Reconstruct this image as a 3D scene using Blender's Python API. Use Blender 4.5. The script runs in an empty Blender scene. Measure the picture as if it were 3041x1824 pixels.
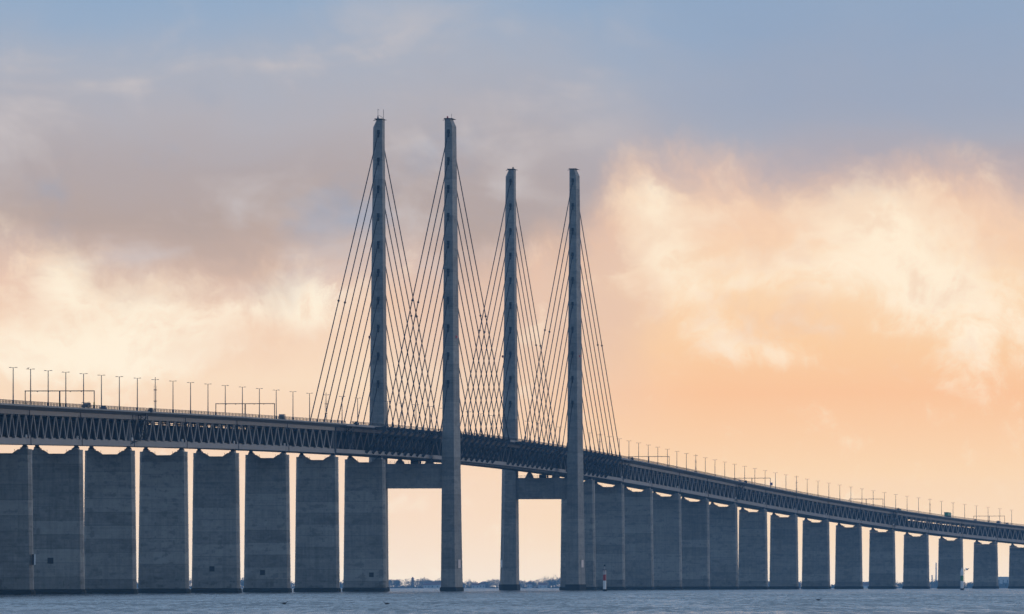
import bpy, bmesh, math, random
import numpy as np
from mathutils import Matrix, Vector

random.seed(7)
rng = np.random.default_rng(11)
scene = bpy.context.scene
COL = scene.collection

# ------------------------------------------------------------------ camera
EYE = 4.6                 # metres above the sea
REARTH = 7.43e6           # earth radius with ordinary refraction
cam_data = bpy.data.cameras.new('camera')
cam = bpy.data.objects.new('camera', cam_data)
COL.objects.link(cam)
cam.location = (0, 0, EYE)
cam.rotation_euler = (math.radians(90), 0, 0)
cam_data.sensor_width = 36
cam_data.lens = 26291.0 / 3041 * 36
cam_data.shift_y = (1718.0 - 912) / 3041
cam_data.clip_start = 1
cam_data.clip_end = 60000
scene.camera = cam

scene.view_settings.view_transform = 'Standard'
scene.view_settings.look = 'None'
scene.view_settings.exposure = 0
scene.view_settings.gamma = 1
scene.view_settings.use_curve_mapping = False
scene.render.engine = 'CYCLES'
scene.cycles.use_denoising = True
scene.cycles.max_bounces = 6
scene.cycles.diffuse_bounces = 3
scene.cycles.glossy_bounces = 3
scene.cycles.volume_bounces = 1
scene.cycles.transparent_max_bounces = 8

SUN_AZ = math.radians(62)     # right of the view direction
SUN_EL = math.radians(5)


def lin(r, g, b):
    def f(c):
        c /= 255
        return c / 12.92 if c <= .04045 else ((c + .055) / 1.055) ** 2.4
    return (f(r), f(g), f(b), 1)


# ------------------------------------------------------------------ node helper
class X:
    """scalar expression made of Math nodes"""
    nt = None

    def __init__(s, sock):
        s.s = sock

    @staticmethod
    def op(kind, *a, clamp=False):
        n = X.nt.nodes.new('ShaderNodeMath')
        n.operation = kind
        n.use_clamp = clamp
        for i, v in enumerate(a):
            if isinstance(v, X):
                X.nt.links.new(v.s, n.inputs[i])
            else:
                n.inputs[i].default_value = v
        return X(n.outputs[0])

    def __add__(s, o): return X.op('ADD', s, o)
    def __radd__(s, o): return X.op('ADD', o, s)
    def __sub__(s, o): return X.op('SUBTRACT', s, o)
    def __rsub__(s, o): return X.op('SUBTRACT', o, s)
    def __mul__(s, o): return X.op('MULTIPLY', s, o)
    def __rmul__(s, o): return X.op('MULTIPLY', o, s)
    def __truediv__(s, o): return X.op('DIVIDE', s, o)
    def __rtruediv__(s, o): return X.op('DIVIDE', o, s)


def sstep(x, a, b):
    n = X.nt.nodes.new('ShaderNodeMapRange')
    n.interpolation_type = 'SMOOTHSTEP'
    X.nt.links.new(x.s, n.inputs['Value'])
    n.inputs['From Min'].default_value = a
    n.inputs['From Max'].default_value = b
    return X(n.outputs[0])


def ramp(x, stops, a, b, mode='EASE'):
    """stops: (position, colour or value) with position between a and b"""
    n = X.nt.nodes.new('ShaderNodeValToRGB')
    n.color_ramp.interpolation = mode
    t = (x - a) / (b - a)
    X.nt.links.new(t.s, n.inputs[0])
    el = n.color_ramp.elements
    while len(el) > 1:
        el.remove(el[-1])
    for i, (p, c) in enumerate(stops):
        e = el[0] if i == 0 else el.new((p - a) / (b - a))
        e.position = (p - a) / (b - a)
        e.color = c if isinstance(c, tuple) else (c, c, c, 1)
    return n.outputs[0]


def mixc(f, c1, c2):
    n = X.nt.nodes.new('ShaderNodeMix')
    n.data_type = 'RGBA'
    if isinstance(f, X):
        X.nt.links.new(f.s, n.inputs['Factor'])
    else:
        n.inputs['Factor'].default_value = f
    for k, c in (('A', c1), ('B', c2)):
        i = [q for q in n.inputs if q.name == k and q.type == 'RGBA'][0]
        if isinstance(c, tuple):
            i.default_value = c
        else:
            X.nt.links.new(c, i)
    return [q for q in n.outputs if q.type == 'RGBA'][0]


def noise(vec, scale, detail=4, rough=.55, dist=0.0):
    n = X.nt.nodes.new('ShaderNodeTexNoise')
    n.inputs['Scale'].default_value = scale
    n.inputs['Detail'].default_value = detail
    n.inputs['Roughness'].default_value = rough
    n.inputs['Distortion'].default_value = dist
    if vec is not None:
        X.nt.links.new(vec, n.inputs['Vector'])
    return X(n.outputs[0])


def comb(x, y, z=0.0):
    n = X.nt.nodes.new('ShaderNodeCombineXYZ')
    for i, v in enumerate((x, y, z)):
        if isinstance(v, X):
            X.nt.links.new(v.s, n.inputs[i])
        else:
            n.inputs[i].default_value = v
    return n.outputs[0]


# ------------------------------------------------------------------ sky
world = bpy.data.worlds.new('World')
scene.world = world
world.use_nodes = True
nt = world.node_tree
nt.nodes.clear()
X.nt = nt
SKY_STRENGTH = 0.1
HAZE = 3.3e-5            # extinction per metre of the evening air
tc = nt.nodes.new('ShaderNodeTexCoord')
sep = nt.nodes.new('ShaderNodeSeparateXYZ')
nt.links.new(tc.outputs['Generated'], sep.inputs[0])
dx, dy, dz = (X(o) for o in sep.outputs)
az = X.op('ARCTAN2', dx, dy)
hyp = X.op('SQRT', dx * dx + dy * dy)
el = X.op('ARCTAN2', dz, hyp)
# sky coordinates: units of 1/21389 rad, x to the right, y downward from 3.74 degrees up
sx = az * 21389.0 + 1237.0
sy = 1397.7 - el * 21389.0
v2 = comb(sx * .001, sy * .001)
n_big = noise(v2, 1.3, 3, .5, .3)
n_mid = noise(v2, 3.6, 5, .58, .6)
warp = noise(v2, 2.2, 2, .5)
vw = comb(sx * .001 + (warp - .5) * .35, sy * .0012 + (n_mid - .5) * .22)
n_fine = noise(vw, 7.5, 7, .66, .2)
n_rid = 1.0 - X.op('ABSOLUTE', noise(vw, 4.2, 6, .62, 0) * 2.0 - 1.0) * 2.2
n_mid2 = noise(comb(sx * .001 + 7.3, sy * .0013 + 3.1), 3.0, 4, .58, 0)
v_str = comb(sx * .001, sy * .0026)
n_str = noise(v_str, 1.7, 4, .52, .5)

# high veil: blue above, lilac-grey deck below
upper = ramp(sy + (1.0 - sstep(sx, 900, 1700)) * sstep(sy, -150, 60) * 65.0 + (n_big - .5) * 260.0 + (n_str - .5) * 200.0 + (n_mid - .5) * 60.0, [
    (-30000, lin(106, 146, 200)), (-9000, lin(146, 176, 210)), (-2500, lin(156, 182, 211)),
    (-350, lin(138, 169, 204)), (-40, lin(138, 168, 202)), (70, lin(154, 174, 200)), (180, lin(172, 178, 193)), (300, lin(181, 178, 186)), (420, lin(180, 170, 173)),
    (540, lin(181, 165, 162)), (640, lin(188, 166, 156)), (760, lin(214, 184, 168))], -32000, 1500, 'LINEAR')
# right-hand part of the cloud deck is bluer and darker
right_deck = sstep(sx + (n_big - .5) * 700.0, 1250, 1850) * sstep(sy + (n_mid - .5) * 120.0, -350, 180) * (1.0 - sstep(sy, 220, 460))
upper = mixc(right_deck * .6, upper, lin(145, 162, 190))
mauve = sstep(sx, 1300, 1700) * sstep(sy + (n_str - .5) * 200.0, 280, 420)
upper = mixc(mauve * .6, upper, lin(182, 170, 178))
# soft lighter billows at the left, and blue-grey troughs between them
bill = sstep(n_str * .75 + n_mid * .45, .56, .76) * sstep(sy, -60, 160) * (1.0 - sstep(sx, 1150, 1700))
upper = mixc(bill * .8, upper, lin(205, 197, 198))
trough = sstep(n_big * .7 + n_mid2 * .5, .60, .76) * sstep(sy, 60, 260) * (1.0 - sstep(sy, 520, 640)) * (1.0 - sstep(sx, 900, 1500))
upper = mixc(trough * .8, upper, lin(156, 166, 186))

low_l = ramp(sy, [(560, lin(216, 188, 174)), (680, lin(238, 203, 180)), (800, lin(250, 216, 187)), (920, lin(254, 224, 193)), (1040, lin(252, 215, 182)),
                  (1250, lin(254, 223, 194)), (1400, lin(253, 232, 210))], 400, 1500, 'LINEAR')
low_r = ramp(sy, [(430, lin(240, 202, 178)), (560, lin(252, 213, 180)), (700, lin(255, 217, 177)), (840, lin(255, 207, 160)), (950, lin(255, 199, 153)),
                  (1130, lin(255, 215, 172)), (1300, lin(255, 223, 188)), (1400, lin(253, 231, 208))], 400, 1500, 'LINEAR')
lowc = mixc(sstep(sx + (n_big - .5) * 500.0, 900, 1800), low_l, low_r)
# dull salmon veil between the two bright groups
veil = sstep(sx, 850, 1100) * (1.0 - sstep(sx + (n_mid - .5) * 260.0, 1440, 1640)) * (1.0 - sstep(sy, 760, 1080))
lowc = mixc(veil * .55, lowc, lin(226, 190, 172))

bnd = X(ramp(sx, [(-3000, .58), (-300, .55), (40, .58), (180, .62), (330, .70), (520, .70), (760, .69), (950, .66), (1250, .63),
                  (1400, .57), (1480, .45), (1680, .42), (1900, .44), (2300, .44), (2474, .50), (3000, .56), (5500, .58)],
             -3200, 5700, 'LINEAR')) * 1000.0
edge = sy - bnd + (n_mid - .5) * 230.0 + (n_fine - .5) * 120.0
low_mask = sstep(edge, -115, 85)

G = None
for cx_, cy_, rx, ry, am in (
        (160, 640, 45, 60, .85), (185, 705, 60, 60, .7), (330, 750, 110, 60, 1.1), (215, 860, 160, 45, 1.6), (690, 722, 75, 45, 1.45), (770, 770, 80, 45, .55),
        (60, 800, 110, 80, .35), (480, 800, 90, 45, .45), (20, 560, 60, 70, .35),
        (1560, 545, 55, 60, .95), (1635, 635, 60, 80, .75), (1600, 475, 110, 30, .55), (1720, 520, 60, 20, .45), (2150, 600, 110, 80, 1.1), (2060, 510, 150, 55, .75),
        (2250, 690, 100, 65, .85), (1900, 655, 220, 38, .62), (2370, 800, 160, 70, .5), (1730, 800, 60, 40, .5), (1800, 850, 80, 22, .42), (1910, 875, 60, 20, .45),
        (1790, 685, 45, 14, .4), (2700, 700, 260, 120, .6)):
    a_ = (sx - cx_) / rx
    b_ = (sy - cy_) / ry
    g_ = X.op('EXPONENT', (a_ * a_ + b_ * b_) * -.5) * am
    G = g_ if G is None else G + g_
puff = sstep(G * .62 + (n_mid - .5) * .9 + (n_fine - .5) * 1.9 + (n_rid - .45) * .25, .12, 1.0)
lowc = mixc(puff, lowc, mixc(sstep(sx, 900, 1500), (1.08, .945, .75, 1), (1.08, .905, .69, 1)))
glow = sstep(G * .7 + (n_fine - .5) * .5, .0, 1.1)
lowc = mixc(glow * .35, lowc, lin(255, 236, 208))
# grey-pink wisps in front of the bright band
wisp = sstep(n_mid2 * .55 + n_fine * .65, .57, .74) * (1.0 - sstep(sy, 780, 960))
lowc = mixc(wisp * .42, lowc, lin(240, 197, 167))
# the warm band belongs to the sunset side only
warm = sstep(X.op('COSINE', az - .55), -.35, .75)
cold_low = ramp(sy, [(-2000, lin(120, 160, 206)), (400, lin(150, 172, 205)), (1000, lin(186, 180, 196)), (1397, lin(172, 176, 196))], -2200, 1500)
lowc = mixc(warm, cold_low, lowc)
cloudc = mixc(low_mask, upper, lowc)
# the photograph's sky is seen through the haze: the sky beyond it is that much stronger
if HAZE > 0:
    path = X.op('MINIMUM', 18800.0, 212.0 / X.op('MAXIMUM', el, .0012))
    tr = X.op('EXPONENT', path * -HAZE)
    air = (.085, .135, .27)
    sub = nt.nodes.new('ShaderNodeVectorMath')
    sub.operation = 'MULTIPLY_ADD'
    nt.links.new(comb(tr - 1.0, tr - 1.0, tr - 1.0), sub.inputs[0])
    sub.inputs[1].default_value = air
    nt.links.new(cloudc, sub.inputs[2])
    dv = nt.nodes.new('ShaderNodeVectorMath')
    dv.operation = 'DIVIDE'
    nt.links.new(sub.outputs[0], dv.inputs[0])
    nt.links.new(comb(tr, tr, tr), dv.inputs[1])
    mxv = nt.nodes.new('ShaderNodeVectorMath')
    mxv.operation = 'MAXIMUM'
    nt.links.new(dv.outputs[0], mxv.inputs[0])
    mxv.inputs[1].default_value = (.02, .02, .02)
    cloudc = mxv.outputs[0]

skyt = nt.nodes.new('ShaderNodeTexSky')
skyt.sky_type = 'NISHITA'
skyt.sun_disc = False
skyt.sun_elevation = SUN_EL
skyt.sun_rotation = SUN_AZ
skyt.air_density = 1.0
skyt.dust_density = 1.5
bg_clear = nt.nodes.new('ShaderNodeBackground')
bg_clear.inputs['Strength'].default_value = SKY_STRENGTH
nt.links.new(skyt.outputs[0], bg_clear.inputs[0])
bg_cloud = nt.nodes.new('ShaderNodeBackground')
nt.links.new(cloudc, bg_cloud.inputs[0])
bg_cloud.inputs['Strength'].default_value = 1.0
mixs = nt.nodes.new('ShaderNodeMixShader')
mixs.inputs[0].default_value = 0.94       # cloud cover
nt.links.new(bg_clear.outputs[0], mixs.inputs[1])
nt.links.new(bg_cloud.outputs[0], mixs.inputs[2])
wout = nt.nodes.new('ShaderNodeOutputWorld')
nt.links.new(mixs.outputs[0], wout.inputs[0])
world.cycles.sampling_method = 'MANUAL'
world.cycles.sample_map_resolution = 512

# ------------------------------------------------------------------ sun (low, veiled by cloud)
sun_d = bpy.data.lights.new('sun', 'SUN')
sun_d.energy = 0.75
sun_d.angle = math.radians(12)
sun_d.color = (1.0, .87, .76)
sun = bpy.data.objects.new('sun', sun_d)
COL.objects.link(sun)
sd = Vector((math.sin(SUN_AZ) * math.cos(SUN_EL), math.cos(SUN_AZ) * math.cos(SUN_EL), math.sin(SUN_EL)))
sun.rotation_euler = sd.to_track_quat('Z', 'Y').to_euler()


# ------------------------------------------------------------------ materials
def new_mat(name):
    m = bpy.data.materials.new(name)
    m.use_nodes = True
    X.nt = m.node_tree
    b = m.node_tree.nodes['Principled BSDF']
    return m, m.node_tree, b


def obj_coord():
    t = X.nt.nodes.new('ShaderNodeTexCoord')
    return t.outputs['Object']


def geo_pos():
    return X.nt.nodes.new('ShaderNodeNewGeometry').outputs['Position']


def obj_random():
    return X(X.nt.nodes.new('ShaderNodeObjectInfo').outputs['Random'])


def scaled(vec, s):
    n = X.nt.nodes.new('ShaderNodeVectorMath')
    n.operation = 'MULTIPLY'
    X.nt.links.new(vec, n.inputs[0])
    n.inputs[1].default_value = s
    return n.outputs[0]


def concrete(name, base, spread=.35, dark=.6, rough=.85):
    m, t, b = new_mat(name)
    p = geo_pos()
    big = noise(scaled(p, (.12, .12, .3)), 1, 5, .6, .4)
    streak = noise(scaled(p, (.9, .9, .045)), 1, 4, .6, .2)
    patch = noise(scaled(p, (.25, .25, .55)), 1, 3, .5, 0)
    board = noise(scaled(p, (.05, .05, 2.2)), 1, 2, .5, 0)
    grit = noise(p, .9, 6, .78, 0)
    r = obj_random()
    tone = (.62 + (r - .5) * spread + (big - .5) * .9 + (streak - .5) * 1.15 + (board - .5) * .5 + (grit - .5) * .95)
    stain = sstep(patch + (streak - .5) * .7 + (grit - .5) * .3, .54, .70)
    c = mixc(X.op('MULTIPLY', tone, 1.0, clamp=True), tuple(v * .45 for v in base[:3]) + (1,), tuple(min(1, v * 1.28) for v in base[:3]) + (1,))
    c = mixc(stain * dark * .6, c, tuple(v * .42 for v in base[:3]) + (1,))
    t.links.new(c, b.inputs['Base Color'])
    b.inputs['Roughness'].default_value = rough
    bp = t.nodes.new('ShaderNodeBump')
    bp.inputs['Strength'].default_value = .35
    bp.inputs['Distance'].default_value = .12
    t.links.new(noise(p, 1.6, 4, .6).s, bp.inputs['Height'])
    t.links.new(bp.outputs[0], b.inputs['Normal'])
    return m


def simple(name, base, rough=.6, metal=0.0, var=.25, sc=.6, spec=.5):
    m, t, b = new_mat(name)
    n = noise(geo_pos(), sc, 4, .6)
    r = obj_random()
    c = mixc(X.op('ADD', n * var * 2 - var, .5 + (r - .5) * .3, clamp=True), tuple(v * .68 for v in base[:3]) + (1,), tuple(min(1, v * 1.3) for v in base[:3]) + (1,))
    t.links.new(c, b.inputs['Base Color'])
    b.inputs['Roughness'].default_value = rough
    b.inputs['Metallic'].default_value = metal
    b.inputs['Specular IOR Level'].default_value = spec
    return m


M = {}
M['concrete'] = concrete('pier_concrete', (.25, .243, .225), .5, 1.0)
M['damp'] = concrete('damp_splash_zone_concrete', (.19, .185, .172), .3, 1.3)
M['pylon'] = concrete('pylon_concrete', (.225, .219, .205), spread=.36, dark=.8)
M['joint'] = simple('joint_shade_concrete', (.10, .10, .10), .9)  # core concrete darkened to paint in the shade of the joints
M['wet'] = simple('wet_algae_concrete', (.03, .036, .034), .95, 0, .4, .8, .1)
M['slab'] = concrete('deck_concrete', (.22, .216, .208), .12, .4)
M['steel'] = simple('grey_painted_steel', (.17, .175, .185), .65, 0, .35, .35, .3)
M['dsteel'] = simple('dark_and_shaded_steel', (.04, .043, .05), .7, 0, .3, .5, .15)  # dark fittings, and girder members with shade put into their colour
M['blocker'] = simple('black_sky_blocker', (.012, .013, .015), .95, spec=0)  # for the added panels that darken the truss interior
M['cable'] = simple('cable_sheath', (.02, .022, .026), .8, spec=.1)
M['black'] = simple('dark_recess', (.02, .022, .025), .8)
M['galv'] = simple('galvanised_pole', (.07, .07, .075), .6, 0)
M['asphalt'] = simple('asphalt', (.05, .05, .052), .9)
M['white'] = simple('white_paint', (.8, .8, .78), .5, 0, .1)
M['red'] = simple('red_paint', (.42, .035, .03), .5, 0, .1)
M['green'] = simple('green_paint', (.02, .22, .10), .5, 0, .1)
M['pinkgrey'] = simple('faded_grey_paint', (.55, .47, .45), .6, 0, .1)
M['glass'] = simple('dark_glass', (.03, .035, .04), .15)
M['blue'] = simple('blue_sign_face', (.02, .05, .22), .5)
M['lgreen'] = simple('green_tarpaulin', (.03, .20, .10), .6)
M['carblue'] = simple('dark_blue_car_paint', (.03, .05, .12), .3)
M['cargrey'] = simple('grey_car_paint', (.16, .16, .17), .3)
M['tyre'] = simple('tyre_rubber', (.03, .03, .03), .8)
M['lens'] = simple('lamp_lens', (.6, .58, .5), .3)
M['yellow'] = simple('yellow_sign_face', (.55, .36, .03), .5)
M['foliage'] = simple('winter_foliage', (.12, .125, .115), .9, 0, .5, .05)
M['land'] = simple('winter_meadow', (.09, .10, .06), .95, 0, .5, .02)
M['plaster'] = simple('pale_plaster', (.62, .60, .56), .8)
M['roof'] = simple('red_roof_tiles', (.22, .09, .06), .8)
M['brick'] = simple('brick_tower', (.25, .15, .11), .85)
M['feather'] = simple('dark_feathers', (.05, .05, .055), .7)
M['gullwhite'] = simple('white_feathers', (.7, .7, .7), .7)

# water
m, t, b = new_mat('sea_water')
p = geo_pos()
b.inputs['Base Color'].default_value = (.05, .062, .066, 1)
gustn = noise(scaled(p, (.50, .022, .0)), 1, 5, .72, .0)
gustl = noise(scaled(p, (.05, .004, .0)), 1, 3, .6, .0)
gust = sstep(gustn + (gustl - .5) * .5, .36, .66)
t.links.new((.14 + gust * .24).s, b.inputs['Roughness'])
b.inputs['IOR'].default_value = 1.333
h1 = noise(scaled(p, (.55, .22, .5)), 1, 4, .6, .3)
h2 = noise(scaled(p, (2.3, 1.1, 1.0)), 1, 3, .6, .2)
bp = t.nodes.new('ShaderNodeBump')
t.links.new((.28 + gust * .36).s, bp.inputs['Strength'])
bp.inputs['Distance'].default_value = .7
t.links.new((h1 + h2 * .35).s, bp.inputs['Height'])
t.links.new(bp.outputs[0], b.inputs['Normal'])
M['water'] = m


# ------------------------------------------------------------------ object helpers
def put(o, parent=None):
    COL.objects.link(o)
    if parent is not None:
        o.parent = parent
    return o


def tag(o, label, cat, group=None):
    o['label'] = label
    o['category'] = cat
    if group:
        o['group'] = group
    return o


def empty(name, mat4=None, loc=(0, 0, 0)):
    o = bpy.data.objects.new(name, None)
    o.empty_display_size = 1
    COL.objects.link(o)
    if mat4 is not None:
        o.matrix_world = mat4
    else:
        o.location = loc
    return o


class MB:
    def __init__(s):
        s.v = []
        s.f = []

    def poly(s, verts, faces):
        k = len(s.v)
        s.v += [tuple(q) for q in verts]
        s.f += [tuple(i + k for i in q) for q in faces]
        return s

    def box(s, x0, x1, y0, y1, z0, z1):
        return s.poly([(x0, y0, z0), (x1, y0, z0), (x1, y1, z0), (x0, y1, z0), (x0, y0, z1), (x1, y0, z1), (x1, y1, z1), (x0, y1, z1)],
                      [(0, 3, 2, 1), (4, 5, 6, 7), (0, 1, 5, 4), (1, 2, 6, 5), (2, 3, 7, 6), (3, 0, 4, 7)])

    def bar(s, p0, p1, w, h, up=(0, 0, 1)):
        p0, p1 = Vector(p0), Vector(p1)
        d = (p1 - p0).normalized()
        a = d.cross(Vector(up))
        if a.length < 1e-4:
            a = d.cross(Vector((1, 0, 0)))
        a.normalize()
        c = a.cross(d)
        vs = [p + a * (i * w / 2) + c * (j * h / 2) for p in (p0, p1) for i, j in ((-1, -1), (1, -1), (1, 1), (-1, 1))]
        return s.poly(vs, [(0, 1, 2, 3), (4, 7, 6, 5), (0, 4, 5, 1), (1, 5, 6, 2), (2, 6, 7, 3), (3, 7, 4, 0)])

    def tube(s, p0, p1, r0, r1=None, n=6):
        r1 = r0 if r1 is None else r1
        p0, p1 = Vector(p0), Vector(p1)
        d = (p1 - p0).normalized()
        a = d.cross(Vector((0, 0, 1)))
        if a.length < 1e-4:
            a = Vector((1, 0, 0))
        a.normalize()
        c = a.cross(d)
        vs = []
        for p, r in ((p0, r0), (p1, r1)):
            for i in range(n):
                g = 2 * math.pi * i / n
                vs.append(p + a * (math.cos(g) * r) + c * (math.sin(g) * r))
        fs = [(i, (i + 1) % n, n + (i + 1) % n, n + i) for i in range(n)]
        fs += [tuple(range(n - 1, -1, -1)), tuple(range(n, 2 * n))]
        return s.poly(vs, fs)

    def loft(s, rings, cap=True):
        k = len(s.v)
        n = len(rings[0])
        for r in rings:
            s.v += [tuple(q) for q in r]
        for j in range(len(rings) - 1):
            for i in range(n):
                a, b_ = k + j * n + i, k + j * n + (i + 1) % n
                s.f.append((a, b_, b_ + n, a + n))
        if cap:
            s.f.append(tuple(k + i for i in range(n - 1, -1, -1)))
            s.f.append(tuple(k + (len(rings) - 1) * n + i for i in range(n)))
        return s

    def mesh(s, name, mat, smooth=False):
        me = bpy.data.meshes.new(name)
        me.from_pydata(s.v, [], s.f)
        me.materials.append(M[mat] if isinstance(mat, str) else mat)
        bm = bmesh.new()
        bm.from_mesh(me)
        bmesh.ops.recalc_face_normals(bm, faces=bm.faces)
        bm.to_mesh(me)
        bm.free()
        if smooth:
            me.polygons.foreach_set('use_smooth', [True] * len(me.polygons))
        me.update()
        return me

    def obj(s, name, mat, parent=None, smooth=False):
        return put(bpy.data.objects.new(name, s.mesh(name, mat, smooth)), parent)


def inst(name, me, parent, mat4=None):
    o = bpy.data.objects.new(name, me)
    COL.objects.link(o)
    o.parent = parent
    if mat4 is not None:
        o.matrix_local = mat4
    return o


def T(x=0, y=0, z=0):
    return Matrix.Translation((x, y, z))


# ------------------------------------------------------------------ bridge alignment
S_T = np.arange(-1500, 3101, 10.)
H_T = np.interp(S_T, [-1400, -800, -301, 100, 650, 1200, 1900, 2700., 3100], [0.0293, 0.0894, 0.1189, 0.1167, 0.1152, 0.1346, 0.1908, 0.2481, .2768])
_x = np.concatenate([[0], np.cumsum((np.sin(H_T[1:]) + np.sin(H_T[:-1])) * 5)])
_y = np.concatenate([[0], np.cumsum((np.cos(H_T[1:]) + np.cos(H_T[:-1])) * 5)])
_i0 = 150
AX_T = _x - _x[_i0] - 41.9754
AY_T = _y - _y[_i0] + 3819.4865
KS = [-1450, -1150, -850, -550, -250, 0, 245, 490, 800, 1100, 1400, 1700, 2000, 2300, 2650., 3100]
KZ = [53.22, 57.38, 61.39, 64.89, 67.46, 68.91, 69.51, 69.33, 68.19, 65.73, 62.14, 57.61, 52.82, 48.19, 43.68, 38.4]
_zz = np.interp(S_T, KS, KZ)
for _ in range(2):
    _zz = np.convolve(np.pad(_zz, 12, mode='reflect', reflect_type='odd'), np.ones(25) / 25, 'valid')


def drop(x, y):
    return (x * x + y * y) / (2 * REARTH)


def deck(s):
    return float(np.interp(s, S_T, _zz))


def head(s):
    return float(np.interp(s, S_T, H_T))


def P(s, u=0.0, z=0.0):
    """station s along the bridge, u to the right of the axis, z above the local sea"""
    h = head(s)
    x = float(np.interp(s, S_T, AX_T)) + u * math.cos(h)
    y = float(np.interp(s, S_T, AY_T)) - u * math.sin(h)
    return Vector((x, y, z - drop(x, y)))


def frame(s, z=0.0, slope=True):
    """local x forward along the bridge, y to the left, z up"""
    o = P(s, 0, z)
    h = head(s)
    f = Vector((math.sin(h), math.cos(h), 0))
    if slope:
        f.z = (deck(s + 10) - deck(s - 10)) / 20
        f.normalize()
    l = Vector((0, 0, 1)).cross(f).normalized()
    up = f.cross(l)
    m4 = Matrix.Identity(4)
    for i, c in enumerate((f, l, up, o)):
        for r in range(3):
            m4[r][i] = c[r]
    return m4


ORD = ['first', 'second', 'third', 'fourth', 'fifth', 'sixth', 'seventh', 'eighth', 'ninth', 'tenth', 'eleventh', 'twelfth', 'thirteenth',
       'fourteenth', 'fifteenth', 'sixteenth', 'seventeenth', 'eighteenth', 'nineteenth', 'twentieth']


def ordw(n):
    """1-based ordinal word"""
    if n <= 20:
        return ORD[n - 1]
    tens = {2: 'twenty', 3: 'thirty', 4: 'forty', 5: 'fifty', 6: 'sixty', 7: 'seventy', 8: 'eighty'}
    tn = {2: 'twentieth', 3: 'thirtieth', 4: 'fortieth', 5: 'fiftieth', 6: 'sixtieth', 7: 'seventieth', 8: 'eightieth'}
    a, b_ = divmod(n, 10)
    return tn[a] if b_ == 0 else tens[a] + '-' + ORD[b_ - 1]


# ------------------------------------------------------------------ sea
def build_sea():
    core = np.radians(np.linspace(-4.3, 4.3, 460))
    side = np.radians(np.concatenate([np.linspace(4.6, 12, 14), np.linspace(14, 180, 42)]))
    azs = np.concatenate([-side[::-1], core, side])
    rr = [25., 80, 200, 400, 700, 1000, 1200, 1280]
    r = 1290.
    while r < 3300:
        rr.append(r)
        r += 1.35 if r < 2400 else 1.9
    rr += list(np.linspace(3310, 8600, 260)) + list(np.linspace(8700, 18300, 40))
    rr = np.array(rr)
    A, R_ = np.meshgrid(azs, rr)
    lim = np.where(np.abs(A) < math.radians(14), 18300., 5600.)
    lim = np.where((np.abs(A) >= math.radians(14)) & (np.abs(A) < math.radians(25)), np.interp(np.abs(A), np.radians([14, 25]), [18300., 5600.]), lim)
    R2 = np.where(R_ < 4500, R_, 4500 + (R_ - 4500) * (lim - 4500) / (18300 - 4500))
    Xg, Yg = R2 * np.sin(A), R2 * np.cos(A)
    Z = -(R2 ** 2) / (2 * REARTH)
    fade = np.clip((R_ - 1150) / 150, 0, 1) * np.clip((3300 - R_) / 500, 0, 1) * (np.abs(A) < math.radians(4.31))
    W_ = np.zeros_like(Z)
    for k in range(54):
        wl = 2.0 * (6.0 ** rng.random())
        th = math.radians(205) + rng.normal() * .8
        amp = .014 * (wl / 5) ** .95
        kx, ky = math.sin(th) * 2 * math.pi / wl, math.cos(th) * 2 * math.pi / wl
        ph = rng.random() * 6.283
        W_ += amp * np.sin(kx * Xg + ky * Yg + ph)
    gust = .75 + .35 * np.sin(Xg / 61 + 1.3 * np.sin(Yg / 170)) * np.sin(Yg / 140 + Xg / 90)
    Z += W_ * fade * gust
    nr, nc = Z.shape
    co = np.stack([Xg, Yg, Z], -1).reshape(-1, 3).astype(np.float32)
    idx = np.arange(nr * nc).reshape(nr, nc)
    q = np.stack([idx[:-1, :-1], idx[:-1, 1:], idx[1:, 1:], idx[1:, :-1]], -1).reshape(-1, 4)
    me = bpy.data.meshes.new('sea')
    me.vertices.add(len(co))
    me.vertices.foreach_set('co', co.ravel())
    me.loops.add(q.size)
    me.loops.foreach_set('vertex_index', q.ravel().astype(np.int32))
    me.polygons.add(len(q))
    me.polygons.foreach_set('loop_start', (np.arange(len(q)) * 4).astype(np.int32))
    me.polygons.foreach_set('use_smooth', np.ones(len(q), dtype=bool))
    me.update(calc_edges=True)
    if me.polygons[0].normal.z < 0:
        me.flip_normals()
    me.materials.append(M['water'])
    o = put(bpy.data.objects.new('sea', me))
    o['kind'] = 'structure'
    o['label'] = 'grey-blue choppy sea below the bridge'
    return o


build_sea()

# ------------------------------------------------------------------ piers
GD = 11.75      # deck edge to underside of the girder


def pier_ring(hw, t, z, inset=0.0, ch=.9, cv=1.25):
    a, c = hw - inset, t / 2 - inset
    return [(-c, -a + ch, z), (-c, a - ch, z), (-c + cv, a, z), (c - cv, a, z), (c, a - ch, z), (c, -a + ch, z), (c - cv, -a, z), (-c + cv, -a, z)]


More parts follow.
